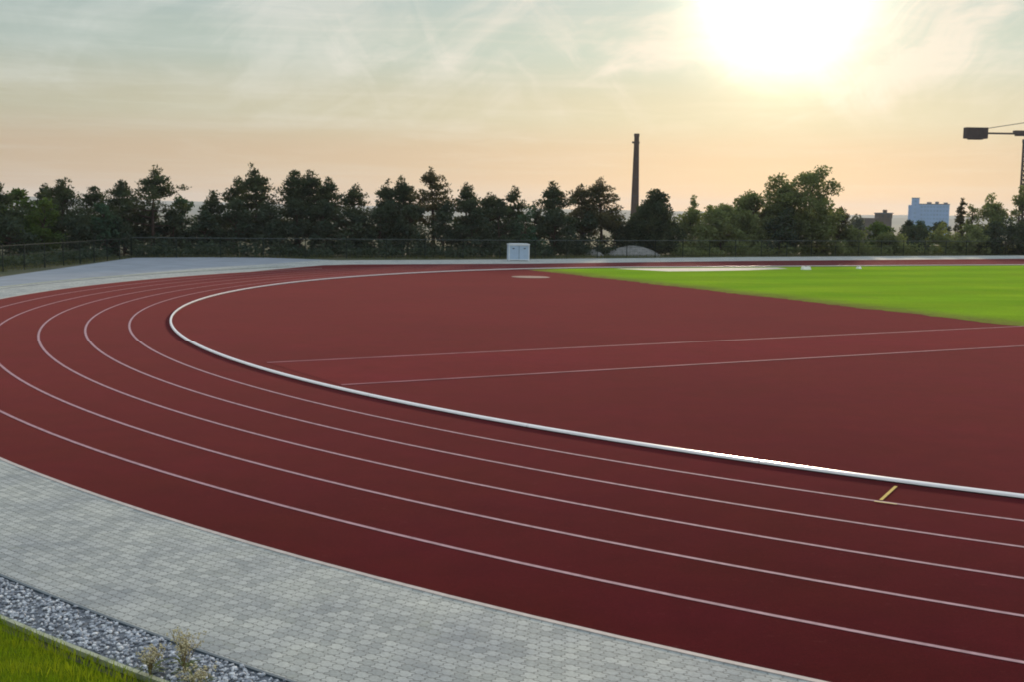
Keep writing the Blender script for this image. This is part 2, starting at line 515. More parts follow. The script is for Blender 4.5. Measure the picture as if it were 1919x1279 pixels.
def build_hills():
    rnd = random.Random(4)
    for d, base, amp, seed in ((3200, 6, 20, 1), (4700, 26, 34, 7)):
        mb = MB(); n = 130
        ph = [rnd.uniform(0, 6.28) for _ in range(8)]
        vs = []
        for i in range(n + 1):
            a = R(-58 + 116 * i / n)
            h = (base + amp * (.5 + .25 * math.sin(5 * a + ph[0]) + .15 * math.sin(13 * a + ph[1]) + .07 * math.sin(31 * a + ph[2]) + .03 * math.sin(77 * a + ph[3]))) * (.62 - .35 * math.sin(a * 1.6))
            sx, cx = math.sin(a), math.cos(a)
            for q, hh in ((0, -16), (180, .45 * h - 8), (420, .85 * h), (620, h), (900, .8 * h), (1300, -16)):
                vs.append(((d + q) * sx, (d + q) * cx, hh))
        fs = [(i * 6 + j, (i + 1) * 6 + j, (i + 1) * 6 + j + 1, i * 6 + j + 1) for i in range(n) for j in range(5)]
        mb.add(vs, fs)
        tag(mb.build('hills', M['hill'], smooth=True), kind='structure')
build_hills()

# ------------------------------------------------------------------ track, paving, pitch
Z_ASPH, Z_PAVE, Z_TRACK, Z_OVER, Z_LINE = .004, .008, .012, .016, .020
asph = [(-21.0, 30), (-23.6, 42), (-24.9, 50), (-25.4, 58), (-25.9, 68.6), (-26.3, 76), (-26.6, 82.2), (-21.8, 85.3), (-18.0, 86.0),
        (-13.4, 84.0), (-8, 80), (-12, 70), (-18, 55), (-18, 40), (-14, 30)]
tag(sheet('asphalt_path', asph, Z_ASPH, M['asphalt']), kind='structure')

near = [p for p in oval(46.13, a1=100)]
left = [p for p in oval(46.13, a0=0.0001, a1=180) if False]
def ring_pts(r, a_from, a_to, n):
    return [(CX + r * math.cos(R(a_from + (a_to - a_from) * i / n)), CY + r * math.sin(R(a_from + (a_to - a_from) * i / n))) for i in range(n + 1)]
pave = [uv(88, -46.13), uv(40, -46.13)] + ring_pts(46.13, -64.7, -150, 44) + ring_pts(46.6, -160, -170, 4) + ring_pts(47.1, -180, -198, 8)
pave += [(-20.0, 63.6), (-18.2, 70.2), (-16.4, 74.4), (-15.2, 78.4), (-14.4, 80.8), (-13.3, 83.2), (-6.3, 86.4), (1.6, 91.2), (20.5, 103.4), (47.9, 119.0), (100, 149)]
tag(sheet('paved_path', pave, Z_PAVE, M['paving']), kind='structure')

trk = [uv(88, -43.83), uv(40, -43.83)] + ring_pts(43.83, -64.7, -206, 118)
trk += [(-14.05, 69.5), (-13.1, 72.9), (-12.2, 75.6), (-10.6, 77.2), (1.2, 82.9), (18.8, 94.4), (43.5, 108.3), (97, 139)]
track = tag(sheet('running_track', trk, Z_TRACK, M['track']), kind='structure')
for k in range(1, 6):
    rr = 36.5 + 1.22 * k
    strip('lane_line', rr - .030, rr + .030, Z_OVER, M['line'], track)
# edge stones between the track and the paving
tag(profile('edge_stones', 43.83, [(.005, -.02), (.005, .016), (.065, .016), (.065, -.02)], M['edge'], a1=150), kind='structure')

# the lane that crosses the half circle, with worn lines on both sides
def quad_line(name, p, q, wd, zz, m, parent=None):
    p, q = Vector(p), Vector(q)
    d = (q - p).normalized(); nrm = Vector((-d.y, d.x)) * wd / 2
    return sheet(name, [tuple(p - nrm), tuple(q - nrm), tuple(q + nrm), tuple(p + nrm)], zz, m, parent)
ra0, ra1 = Vector((-5.66, 26.93)), Vector((27.5, 45.3))
rb0, rb1 = Vector((-3.46, 23.65)), Vector((29.5, 41.2))
sheet('runway', [tuple(ra0), tuple(rb0), tuple(rb1), tuple(ra1)], Z_OVER, M['runway'], track)
quad_line('runway_line', ra0, ra1, .10, Z_LINE, M['faint'], track)
quad_line('runway_line', rb0, rb1, .10, Z_LINE, M['faint'], track)
quad_line('yellow_mark', (4.70, 14.56), (5.15, 15.35), .042, Z_LINE + .004, M['yellow'], track)
quad_line('yellow_mark', (4.60, 14.50), (4.84, 14.36), .045, Z_LINE + .004, simple('faded_yellow_paint', (.34, .25, .10), .7), track)

er = random.Random(5)
pitch = [uv(-9.5 + er.gauss(0, .07) + .10 * math.sin(v * .9) , v) for v in np.arange(34.6, -35.0, -.35)] + [uv(88, -35.0), uv(88, 36.1), uv(0, 36.1)]
pitch += [uv(-36.1 * math.sin(R(a)), 36.1 * math.cos(R(a))) for a in (3, 6, 9, 12)] + []
tag(sheet('pitch', pitch, Z_OVER, M['pitch']), kind='structure')
tag(sheet('sand_pit', [(6.6, 77.2), (12.6, 80.1), (18.6, 82.9), (19.0, 81.2), (15.6, 77.9), (12.5, 75.9), (9.8, 74.6)], Z_LINE, M['sand']), kind='structure')
mb = MB(); n = 40
ccx, ccy = .98, 65.4
mb.add([(ccx + 1.07 * math.cos(2 * math.pi * k / n), ccy + 1.07 * math.sin(2 * math.pi * k / n), zz) for zz in (Z_TRACK - .004, Z_TRACK + .014) for k in range(n)],
       [(k, (k + 1) % n, n + (k + 1) % n, n + k) for k in range(n)] + [tuple(range(n, 2 * n))])
tag(mb.build('throwing_circle', M['concrete']), kind='structure')

# ------------------------------------------------------------------ kerb rail
kerb = empty('kerb_rail', (CX, CY, 0))
tag(kerb, 'white aluminium kerb rail raised round the inner edge of the running track', 'kerb')
inv = Matrix.Translation((-CX, -CY, 0))
PROF = [(-.022, .030), (-.022, .064), (-.016, .070), (.024, .070), (.040, .054), (.046, .030)]
line = oval(36.5, u_end=84, step=.6)
far_end = len(line)
pts = [Vector(p) for p in line[:far_end]]
start = next(i for i, p in enumerate(pts) if (p - Vector(uv(24, -36.5))).length < 3)
seg, acc, cur = [], 0.0, [pts[start]]
for p, q in zip(pts[start:], pts[start + 1:]):
    cur.append(q); acc += (q - p).length
    if acc > 4.0:
        seg.append(cur); cur, acc = [q], 0.0
centre = Vector((CX, CY))
for sg in seg:
    vs = []
    rows = []
    for i, p in enumerate(sg):
        d = (sg[min(i + 1, len(sg) - 1)] - sg[max(i - 1, 0)]).normalized()
        out = Vector((d.y, -d.x))
        if out.dot(p - centre) < 0: out = -out
        g = .007 if i == 0 else (-.007 if i == len(sg) - 1 else 0)
        rows.append([((p + out * o + d * g).x, (p + out * o + d * g).y, h) for o, h in PROF])
    k, n = len(PROF), len(rows)
    mb = MB()
    mb.add([v for rw in rows for v in rw], [(i * k + j, i * k + (j + 1) % k, (i + 1) * k + (j + 1) % k, (i + 1) * k + j) for i in range(n - 1) for j in range(k)] + [tuple(range(k))[::-1], tuple(range((n - 1) * k, n * k))])
    mb.build('rail_section', M['kerb'], kerb).matrix_parent_inverse = inv
profile('gap_shade', 36.5, [(-.020, .006), (-.020, .030), (.026, .030), (.026, .006)], M['kerbgap'], kerb).matrix_parent_inverse = inv  # dark strip painted in for the shadow gap under the rail

# ------------------------------------------------------------------ gravel strip and edgings
tag(profile('steel_edging', 46.15, [(0, -.02), (0, .022), (.03, .022), (.03, -.02)], M['bluedge'], a1=150), kind='structure')
tag(profile('edging_stones', 46.72, [(0, -.02), (0, .020), (.055, .024), (.055, -.02)], M['edging'], a1=150), kind='structure')
tag(strip('gravel_bed', 46.18, 46.72, .002, simple('gravel_bed', (.13, .14, .155), .9, 0, .3, 14), a1=150), kind='structure')

def gravel():
    rnd = np.random.RandomState(3)
    bm = bmesh.new(); bmesh.ops.create_icosphere(bm, subdivisions=1, radius=1)
    bm.verts.ensure_lookup_table()
    bv = np.array([v.co[:] for v in bm.verts]); bf = np.array([[v.index for v in f.verts] for f in bm.faces]); bm.free()
    n = 17000
    ang = np.radians(rnd.uniform(-150, -110, n)); r = rnd.uniform(46.19, 46.71, n)
    size = rnd.uniform(.009, .022, n) * rnd.uniform(.8, 1.3, n)
    V = []; F = []
    for i in range(n):
        q = bv * rnd.uniform(.6, 1.15, (len(bv), 1)) * (size[i] * rnd.uniform(.7, 1.25, 3))
        a = rnd.uniform(0, 6.28); c, s = math.cos(a), math.sin(a)
        q = np.c_[q[:, 0] * c - q[:, 1] * s, q[:, 0] * s + q[:, 1] * c, q[:, 2] * .75]
        V.append(q + (CX + r[i] * math.cos(ang[i]), CY + r[i] * math.sin(ang[i]), .004 + size[i] * rnd.uniform(.2, .9)))
        F.append(bf + i * len(bv))
    me = bpy.data.meshes.new('gravel')
    me.from_pydata(np.concatenate(V).tolist(), [], np.concatenate(F).tolist())
    me.materials.append(M['gravel'])
    o = bpy.data.objects.new('gravel', me); COL.objects.link(o)
    tag(o, 'grey gravel filling the strip between paving and grass', kind='stuff')
gravel()

# ------------------------------------------------------------------ grass
def blades(name, pts, h, wd, m, label, seed):
    """pts: (n,3) roots; every blade is a bent strip of two faces"""
    rnd = np.random.RandomState(seed)
    n = len(pts)
    a = rnd.uniform(0, 6.283, n); hh = h * rnd.uniform(.55, 1.25, n); ww = wd * rnd.uniform(.7, 1.3, n)
    side = np.c_[np.cos(a), np.sin(a), np.zeros(n)] * (ww / 2)[:, None]
    la = rnd.uniform(0, 6.283, n); lean = rnd.uniform(.1, .75, n) * hh
    l = np.c_[np.cos(la), np.sin(la), np.zeros(n)] * lean[:, None]
    up = np.zeros((n, 3)); up[:, 2] = hh
    v = np.stack([pts - side, pts + side, pts + up * .6 + l * .35 + side * .8, pts + up * .6 + l * .35 - side * .8, pts + up * .95 + l], 1).reshape(-1, 3)
    b = np.arange(n)[:, None] * 5
    fs = (b + [[0, 1, 2, 3]]).tolist() + (b + [[3, 2, 4]]).tolist()
    me = bpy.data.meshes.new(name)
    me.from_pydata(v.tolist(), [], fs)
    me.materials.append(m)
    o = bpy.data.objects.new(name, me); COL.objects.link(o)
    return tag(o, label, kind='stuff')

rnd = np.random.RandomState(8)
n = 60000
r = 46.785 + 4.6 * rnd.uniform(0, 1, n) ** 1.15
ang = np.radians(rnd.uniform(-138, -119, n))
gx, gy = CX + r * np.cos(ang), CY + r * np.sin(ang)
gz = np.array([bank(x, y) for x, y in zip(gx, gy)])
blades('grass', np.c_[gx, gy, gz - .004], .085, .0065, M['blade'], 'bright green long grass covering the near bank', 2)

# rough grass along the far fence
FENCE = [(-28.3, 46.0), (-27.9, 55.0), (-27.4, 64.0), (-26.9, 72.0), (-26.9, 82.8), (-14.0, 87.2), (1.0, 92.9), (20.0, 105.0), (48.0, 121.2), (78.0, 138.4)]
def along(poly, s):
    for (x0, y0), (x1, y1) in zip(poly, poly[1:]):
        L = math.hypot(x1 - x0, y1 - y0)
        if s <= L:
            return x0 + (x1 - x0) * s / L, y0 + (y1 - y0) * s / L, (x1 - x0) / L, (y1 - y0) / L
        s -= L
    return (*poly[-1], (x1 - x0) / L, (y1 - y0) / L)
FLEN = sum(math.hypot(b[0] - a[0], b[1] - a[1]) for a, b in zip(FENCE, FENCE[1:]))
n = 9000
vg = []
for i in range(n):
    x, y, dx, dy = along(FENCE, rnd.uniform(0, FLEN))
    off = rnd.uniform(-.9, 2.6) if x > -13 else rnd.uniform(-.2, 2.4)
    vg.append((x - dy * off, y + dx * off, -.03))
blades('verge_grass', np.array(vg), .26, .035, M['verge'], 'rough pale grass growing along the foot of the fence', 5)

# ------------------------------------------------------------------ fences
def fence(poly, label, spacing, ht):
    root = empty('mesh_fence', (poly[0][0], poly[0][1], 0))
    tag(root, label, 'fence', 'fences round the ground')
    inv = Matrix.Translation((-poly[0][0], -poly[0][1], 0))
    L = sum(math.hypot(b[0] - a[0], b[1] - a[1]) for a, b in zip(poly, poly[1:]))
    parts = []
    for zz, rad, nm in ((ht, .028, 'top_rail'), (ht * .62, .016, 'middle_rail'), (.12, .016, 'bottom_rail')):
        mb = MB(); mb.tube([(x, y, zz) for x, y in poly], rad, 5)
        parts.append(mb.build(nm, M['rail'] if zz == ht and poly[0][0] > -27.5 else M['fence'], root))
    mb = MB()
    s = 0.0
    while s < L:
        x, y, dx, dy = along(poly, s)
        mb.box(x - .0022, x + .0022, y - .0022, y + .0022, .1, ht)
        s += .26
    for zz in np.arange(.25, ht, .2):
        mb.tube([(x, y, zz) for x, y in poly], .0028, 4)
    parts.append(mb.build('wire_mesh', M['fence'], root))
    k = int(L / spacing)
    for i in range(k + 1):
        x, y, dx, dy = along(poly, L * i / k)
        mb = MB()
        mb.tube([(x, y, -.04), (x, y, ht + .05)], .036, 6)
        mb.tube([(x, y, ht + .05), (x, y, ht + .075)], [.042, .02], 6)
        parts.append(mb.build('post', M['fence'], root))
    for q in parts:
        q.matrix_parent_inverse = inv
fence(FENCE[:5], 'dark green mesh fence with close posts beside the blue grey asphalt corner', 2.4, 1.35)
fence(FENCE[4:], 'long low mesh fence running behind the far straight in front of the trees', 3.0, 1.40)

# ------------------------------------------------------------------ trees
def leaf_cloud(rng, clumps, per_area, size, aspect, up):
    """clumps: list of (centre, (rx,ry,rz)) -> leaf quads through each clump"""
    Vs = []
    for c, rad in clumps:
        rad = np.array(rad)
        n = max(10, int(per_area * (rad[0] * rad[1] + rad[0] * rad[2] + rad[1] * rad[2])))
        d = rng.normal(size=(n, 3)); d /= np.linalg.norm(d, axis=1)[:, None]
        p = np.array(c) + d * (rng.uniform(0, 1, n) ** .42)[:, None] * rad * rng.uniform(.8, 1.15, (n, 1))
        ax = rng.normal(size=(n, 3)); ax[:, 2] = ax[:, 2] * .6 + up
        ax = ax + d * .6
        ax /= np.linalg.norm(ax, axis=1)[:, None]
        bx = np.cross(ax, rng.normal(size=(n, 3))); bx /= np.linalg.norm(bx, axis=1)[:, None]
        s = size * rng.uniform(.55, 1.35, n)
        ax *= (s / 2)[:, None]; bx *= (s * aspect / 2)[:, None]
        Vs.append(np.stack([p - ax * .9, p + bx, p + ax * 1.1, p - bx], 1).reshape(-1, 3))
    return np.concatenate(Vs)

def crown_mesh(v, m, parent, name='crown'):
    n = len(v) // 4
    me = bpy.data.meshes.new(name)
    me.from_pydata(v.tolist(), [], np.arange(4 * n).reshape(-1, 4).tolist())
    me.materials.append(m)
    o = bpy.data.objects.new(name, me)
    COL.objects.link(o); o.parent = parent
    return o

def tree(kind, px, top, hw, d, label, m='pine', airy=0.0, lean=0.0, seed=1, name=None, cat='tree', group='trees behind the far fence', z0=None):
    rng = np.random.RandomState(seed * 7 + 11)
    x, y = at(px, d)
    zb = land(x, y) if z0 is None else z0
    H = height(px, top, d) - zb
    w_ = hw * d / FPX * (1.28 if kind == 'pine' else 1.0)
    root = empty(name or {'pine': 'pine_tree', 'broad': 'broadleaf_tree', 'cone': 'conifer_tree', 'shrub': 'shrub'}[kind], (x, y, zb))
    tag(root, label, cat, group)
    tr = MB(); cl = []
    lx, ly = lean * w_, 0
    def axis(f):
        return np.array([lx * f * f + .12 * math.sin(3 * f + seed), ly + .10 * math.sin(2.3 * f + 2 * seed), H * f])
    tr.tube([axis(f) for f in (0, .12, .3, .5, .7, .86, .96)], [max(.05, .022 * H) * q for q in (1.25, 1, .85, .68, .45, .25, .08)], 7)
    if kind == 'pine':
        f0 = .20 + .20 * airy
        lv = 7 if H > 6 else 6
        for i in range(lv):
            f = f0 + (.93 - f0) * (i + rng.uniform(-.15, .15)) / lv
            g = (f - f0) / (1 - f0)
            prof = (1 - max(g, 0) ** 1.55) * (.86 + .26 * min(1, max(g, 0) * 3)) * rng.uniform(.84, 1.14)
            nb = 5 + int(rng.uniform(0, 2.4))
            az0 = rng.uniform(0, 6.28)
            for b in range(nb):
                if airy and rng.uniform() < .08 + airy * .30:
                    continue
                az = az0 + b * 6.283 / nb + rng.uniform(-.4, .4)
                L = max(.25, w_ * prof * rng.uniform(.62, 1.12))
                p0 = axis(f)
                rise = L * rng.uniform(.05, .42)
                p1 = p0 + np.array([math.cos(az) * L, math.sin(az) * L, rise])
                pm = p0 + np.array([math.cos(az) * L * .55, math.sin(az) * L * .55, rise * .3])
                tr.tube([p0, pm, p1], [.05, .035, .012], 4)
                rr = (.40 + .14 * (1 - g)) * min(1.3, max(.65, w_ / 1.4))
                for q, k in ((.5, .95), (1.0, 1.0)):
                    c = p0 + (p1 - p0) * q + rng.normal(size=3) * .06
                    sc = rng.uniform(.75, 1.2) * k * rr
                    cl.append((c + (0, 0, .06), (sc * 1.1, sc * 1.1, sc * (.62 - .14 * airy))))
        for f, sc in ((.86, .62), (.93, .44), (.985, .24)):
            k = min(1.2, max(.6, w_ / 1.5))
            for _ in range(2):
                cl.append((axis(f) + rng.normal(size=3) * .12 * k, (sc * k, sc * k, sc * 1.0)))
        v = leaf_cloud(rng, cl, 95 * (1 - .2 * airy), .27, .40, .55)
    elif kind == 'cone':
        lv = 11
        for i in range(lv):
            f = .10 + .86 * i / lv
            prof = (1 - f) ** .62 * 1.04
            nb = 5 if f < .8 else 3
            az0 = rng.uniform(0, 6.28)
            for b in range(nb):
                az = az0 + b * 6.283 / nb + rng.uniform(-.5, .5)
                L = w_ * prof * rng.uniform(.55, 1.02)
                p0 = axis(f); p1 = p0 + np.array([math.cos(az) * L, math.sin(az) * L, L * .25])
                tr.tube([p0, p1], [.04, .012], 4)
                for q in (.5, 1.0):
                    sc = rng.uniform(.45, .80) * min(1.3, max(.5, w_ / 1.7)) * (1 - .35 * f)
                    cl.append((p0 + (p1 - p0) * q + rng.normal(size=3) * .1, (sc, sc, sc * .85)))
        cl += [(axis(.94), (.28, .28, .4)), (axis(.99), (.15, .15, .25))]
        v = leaf_cloud(rng, cl, 120, .26, .5, .35)
    else:
        f0 = .10 if kind == 'broad' else .02
        nl = int(26 + 9 * w_) if kind == 'broad' else 24
        for i in range(nl):
            f = f0 + (.93 - f0) * rng.uniform(0, 1) ** .85
            g = (f - f0) / (1 - f0)
            prof = math.sqrt(max(.04, 1 - (1.75 * (g - .42)) ** 2)) if kind == 'broad' else math.sqrt(max(.05, 1 - g * g * .97))
            az = rng.uniform(0, 6.28); L = w_ * prof * rng.uniform(.25, .85)
            p0 = axis(max(.08, f - .18)); p1 = axis(f) + np.array([math.cos(az) * L, math.sin(az) * L, 0])
            tr.tube([p0, p0 + (p1 - p0) * .5 + (0, 0, -.05), p1], [.045, .03, .01], 4)
            sc = rng.uniform(.26, .46) * w_ * (1.0 - .35 * g)
            sc = max(.24, min(sc, 1.0))
            cl.append((p1, (sc, sc, sc * .78)))
        for k in range(4):
            cl.append((axis(.90 + .03 * k) + rng.normal(size=3) * .14 * w_, (.24 * w_ + .05, .24 * w_ + .05, .14 * w_ + .12)))
        v = leaf_cloud(rng, cl, 105 if kind == 'broad' else 90, .25, .62, .2)
    v = v[np.repeat(v.reshape(-1, 4, 3)[:, :, 2].min(1) > -.02, 4)]
    tr.build('trunk', M['bark'], root, True)
    crown_mesh(v, M[m], root)
    return root

T = [
 # kind, column, top, half width, depth, material, airy, lean, label
 ('pine', -4, 334, 38, 80, 'pine', .3, 0, 'dark pine standing leftmost, cut by the edge of the view'),
 ('broad', 40, 352, 46, 84, 'broad', 0, 0, 'bright green leafy tree beside the leftmost pine'),
 ('pine', 92, 347, 24, 90, 'pine', .2, 0, 'small dark pine peeping between the bright leafy tree and a taller pine'),
 ('pine', 124, 338, 40, 87, 'pine', .4, 0, 'broad dark pine above the left fence posts, fourth tree from the left'),
 ('broad', 86, 382, 42, 82, 'broad', 0, 0, 'low green leafy tree growing under the fourth pine, close to the left fence'),
 ('pine', 178, 350, 27, 90, 'pine', .3, 0, 'slim pine rising behind a low blue green leafy tree'),
 ('broad', 197, 384, 38, 85, 'teal', 0, 0, 'low blue green leafy tree in front of the slim pine by the fence corner'),
 ('pine', 236, 340, 30, 90, 'pine', 0, 0, 'dense rounded dark pine touching the big airy pine on its left'),
 ('pine', 291, 321, 54, 89, 'pine', .75, .1, 'big airy pine with see-through crown and bare trunk above the fence corner'),
 ('broad', 346, 372, 32, 93, 'teal', 0, 0, 'blue green leafy tree at the right foot of the big airy pine'),
 ('pine', 400, 362, 25, 93, 'pine', 0, 0, 'short narrow pine left of the pine with a shoulder top'),
 ('pine', 446, 335, 30, 95, 'pine', .1, 0, 'pine forming the lower left shoulder of a tall pointed one'),
 ('pine', 481, 318, 38, 93, 'pine', .25, 0, 'tall pointed pine with a side branch sticking out to the right'),
 ('pine', 556, 322, 33, 94, 'pine', .2, 0, 'left pine of the tight three-topped clump'),
 ('pine', 586, 320, 34, 95, 'pine', .1, 0, 'middle and tallest pine of the tight three-topped clump'),
 ('pine', 619, 334, 28, 94, 'pine', .2, 0, 'right and lowest pine of the tight three-topped clump'),
 ('pine', 664, 350, 29, 96, 'pine', .55, 0, 'small airy pine standing alone right of the three-topped clump'),
 ('pine', 724, 344, 29, 97, 'pine', 0, 0, 'left half of a dense twin-topped pine pair'),
 ('pine', 755, 337, 32, 98, 'pine', 0, 0, 'taller right half of a dense twin-topped pine pair'),
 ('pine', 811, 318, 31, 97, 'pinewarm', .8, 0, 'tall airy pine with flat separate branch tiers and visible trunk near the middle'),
 ('pine', 876, 343, 28, 98, 'pine', .2, 0, 'pine with a round head just right of the airy tiered pine'),
 ('pine', 921, 366, 38, 100, 'pine', 0, 0, 'low wide dark pine above the left side of the white box'),
 ('pine', 963, 352, 25, 101, 'pine', .2, 0, 'pointed pine rising directly behind the white box'),
 ('pine', 1001, 392, 16, 103, 'pine', .3, 0, 'very small pine in the gap right of the white box'),
 ('pine', 1034, 345, 30, 103, 'pine', .35, 0, 'sharp pointed pine with a bare lower trunk right of the gap'),
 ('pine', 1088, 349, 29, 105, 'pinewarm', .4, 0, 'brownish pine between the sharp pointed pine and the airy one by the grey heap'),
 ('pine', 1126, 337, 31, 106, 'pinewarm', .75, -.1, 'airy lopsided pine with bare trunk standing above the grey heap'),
 ('cone', 1232, 355, 50, 106, 'pine', 0, 0, 'dense dark cone shaped conifer just right of the tall chimney'),
 ('cone', 1200, 384, 34, 108, 'pine', 0, 0, 'lower dark conifer covering the foot of the tall chimney'),
 ('broad', 1287, 374, 22, 112, 'olive', 0, .3, 'thin pale olive tree with a loose leaning top right of the cone shaped conifer'),
 ('broad', 1345, 384, 54, 112, 'olive', 0, 0, 'low rounded olive green tree left of the big sloping tree'),
 ('broad', 1408, 366, 56, 114, 'olive', 0, 0, 'olive tree forming the low left slope of the biggest tree mass'),
 ('broad', 1458, 342, 62, 115, 'olive', 0, 0, 'middle olive tree stepping up to the biggest tree'),
 ('broad', 1508, 319, 68, 114, 'olive', 0, .28, 'biggest dark olive tree, its ragged top leaning right'),
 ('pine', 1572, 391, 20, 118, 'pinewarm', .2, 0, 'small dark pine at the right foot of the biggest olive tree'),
 ('broad', 1598, 409, 32, 120, 'silver', 0, 0, 'silvery grey leafy tree right of the biggest olive tree'),
 ('broad', 1641, 421, 38, 122, 'broad', 0, 0, 'low round yellow green tree in front of the small brown building'),
 ('cone', 1698, 413, 20, 150, 'pine', 0, 0, 'small dark conifer before the left corner of the blue office block'),
 ('broad', 1722, 418, 24, 152, 'teal', 0, 0, 'round dark tree before the middle of the blue office block'),
 ('broad', 1762, 416, 24, 150, 'shrub', 0, 0, 'round dark tree before the right end of the blue office block'),
 ('cone', 1798, 372, 13, 128, 'pinewarm', 0, 0, 'very thin spire shaped conifer right of the blue office block'),
 ('broad', 1816, 384, 18, 129, 'olive', 0, 0, 'narrow olive tree touching the thin spire shaped conifer'),
 ('broad', 1851, 373, 38, 128, 'olive', 0, 0, 'round headed olive tree between the thin spire and the crane mast'),
 ('broad', 1908, 360, 30, 127, 'olive', 0, 0, 'tall ragged olive tree at the foot of the crane mast'),
 ('broad', 1960, 372, 40, 127, 'olive', 0, 0, 'olive tree just beyond the crane mast at the right edge'),
]
for i, (kind, px, top, hw, d, m, airy, lean, label) in enumerate(T):
    tree(kind, px, top, hw, d, label, m, airy, lean, seed=i + 1)

B = [
 (20, 432, 42, 78, 'shrub', 'dark bush behind the left fence under the bright leafy tree'),
 (152, 425, 38, 84, 'shrub', 'dark bush behind the left fence below the slim pine'),
 (232, 430, 32, 86, 'shrub', 'dark bush right behind the fence corner post'),
 (286, 408, 38, 91, 'shrub', 'dark bush left of the bare trunk of the big airy pine'),
 (330, 415, 38, 90, 'shrub', 'dark bush below the big airy pine'),
 (388, 418, 34, 90, 'shrub', 'dark bush below the short narrow pine'),
 (442, 405, 42, 91, 'shrub', 'dark bush below the pine with the shoulder top'),
 (508, 402, 40, 91, 'shrub', 'dark bush between the tall pointed pine and the three-topped clump'),
 (560, 396, 42, 92, 'shrub', 'dark bush below the left pine of the three-topped clump'),
 (612, 396, 40, 92, 'shrub', 'dark bush below the right pine of the three-topped clump'),
 (664, 416, 36, 93, 'shrub', 'dark bush below the small airy pine'),
 (715, 402, 38, 94, 'shrub', 'dark bush below the left half of the twin pines'),
 (768, 398, 38, 95, 'shrub', 'dark bush below the right half of the twin pines'),
 (830, 406, 38, 95, 'shrub', 'dark bush below the airy tiered pine'),
 (882, 398, 38, 96, 'shrub', 'dark bush left of the white box'),
 (936, 402, 36, 97, 'shrub', 'dark bush touching the back of the white box'),
 (988, 417, 34, 98, 'teal', 'greenish bush just right of the white box'),
 (1042, 412, 36, 100, 'shrub', 'dark bush below the sharp pointed pine'),
 (1095, 418, 36, 104, 'shrub', 'dark bush below the brownish pine'),
 (1150, 422, 34, 107, 'shrub', 'dark bush behind the grey heap'),
 (1292, 412, 38, 109, 'olive', 'olive bush below the thin leaning tree'),
 (1348, 412, 38, 110, 'olive', 'olive bush below the low rounded tree'),
 (1402, 420, 38, 112, 'olive', 'olive bush below the low slope of the biggest tree mass'),
 (1462, 424, 38, 112, 'shrub', 'dark bush below the middle tree of the biggest mass'),
 (1530, 424, 38, 113, 'olive', 'olive bush at the trunk of the biggest olive tree'),
 (1590, 442, 30, 117, 'olive', 'olive bush below the silvery tree'),
 (1664, 452, 30, 119, 'olive', 'low olive bush right of the yellow green round tree'),
 (1712, 446, 32, 122, 'shrub', 'dark bush below the left part of the blue office block'),
 (1762, 448, 30, 123, 'olive', 'olive bush below the right end of the blue office block'),
 (1812, 438, 32, 123, 'olive', 'olive bush below the thin spire conifer'),
 (1868, 436, 36, 124, 'shrub', 'dark bush below the round headed olive tree'),
 (1922, 430, 32, 124, 'shrub', 'dark bush below the crane mast'),
]
for i, (px, top, hw, d, m, label) in enumerate(B):
    tree('shrub', px, top - 15, hw * 1.35, d, label, m, seed=100 + i, cat='bush', group='bushes behind the far fence')

def undergrowth(s0, s1, right, m, label, seed):
    rng = np.random.RandomState(seed)
    cl = []
    s_ = s0
    while s_ < s1:
        x, y, dx, dy = along(FENCE, s_)
        heaps = 4.5 < x < 15.5
        for row in range(3):
            off = (4.6 if heaps else 2.0 if right else 1.5) + row * 1.3 + rng.uniform(-.4, .4)
            top = rng.uniform(.45, 1.3) if right else rng.uniform(.35, .8) if y < 82 else rng.uniform(.5, 1.15)
            rr = rng.uniform(.55, .95)
            q = rng.uniform(-.6, .6)
            cl.append(((x - dy * off + dx * q, y + dx * off + dy * q, top * .42), (rr, rr, top * .62)))
        s_ += .9
    v = leaf_cloud(rng, cl, 60, .26, .55, .3)
    v = v[np.repeat(v.reshape(-1, 4, 3)[:, :, 2].min(1) > -.03, 4)]
    tag(crown_mesh(v, M[m], None, 'undergrowth'), label, kind='stuff')
S_MID = next(q for q in np.arange(0, FLEN, .5) if along(FENCE, q)[0] > 15.5)
undergrowth(0, S_MID, False, 'shrub', 'dark tangled undergrowth along the back of the fence', 21)
undergrowth(S_MID, FLEN - 2, True, 'olive', 'olive green undergrowth behind the fence of the far straight', 22)

# ------------------------------------------------------------------ box, heaps, markers
def local(root, mb, name, m, smooth=False):
    return mb.build(name, m, root, smooth)

bx = empty('equipment_box', (.36, 87.9, Z_PAVE), R(9))
tag(bx, 'pale blue equipment box with white frame and lid on the far pavement', 'box')
w2, dp, hb = .78, .40, 1.27
mb = MB(); mb.box(-w2 + .03, w2 - .03, -dp + .02, dp - .02, .06, hb - .08); local(bx, mb, 'body', M['box'])
mb = MB()
for sx in (-1, 1):
    for sy in (-1, 1):
        xa, ya = sx * (w2 - .035), sy * (dp - .035)
        mb.box(xa - .04, xa + .04, ya - .04, ya + .04, .0, hb - .083)
mb.box(-w2 + .08, w2 - .08, -dp - .003, -dp + .04, .05, .11)
mb.box(-w2 + .08, w2 - .08, -dp - .003, -dp + .04, hb - .16, hb - .083)
local(bx, mb, 'frame', M['frame'])
mb = MB(); mb.box(-w2 - .03, w2 + .03, -dp - .04, dp + .04, hb - .08, hb - .02)
mb.box(-w2 + .1, w2 - .1, -dp + .1, dp - .1, hb - .02, hb + .01); local(bx, mb, 'lid', M['frame'])
for sx in (-.42, .42):
    mb = MB(); mb.box(sx - .07, sx + .07, -dp - .015, -dp + .018, .88, .95); local(bx, mb, 'latch', M['dark'])
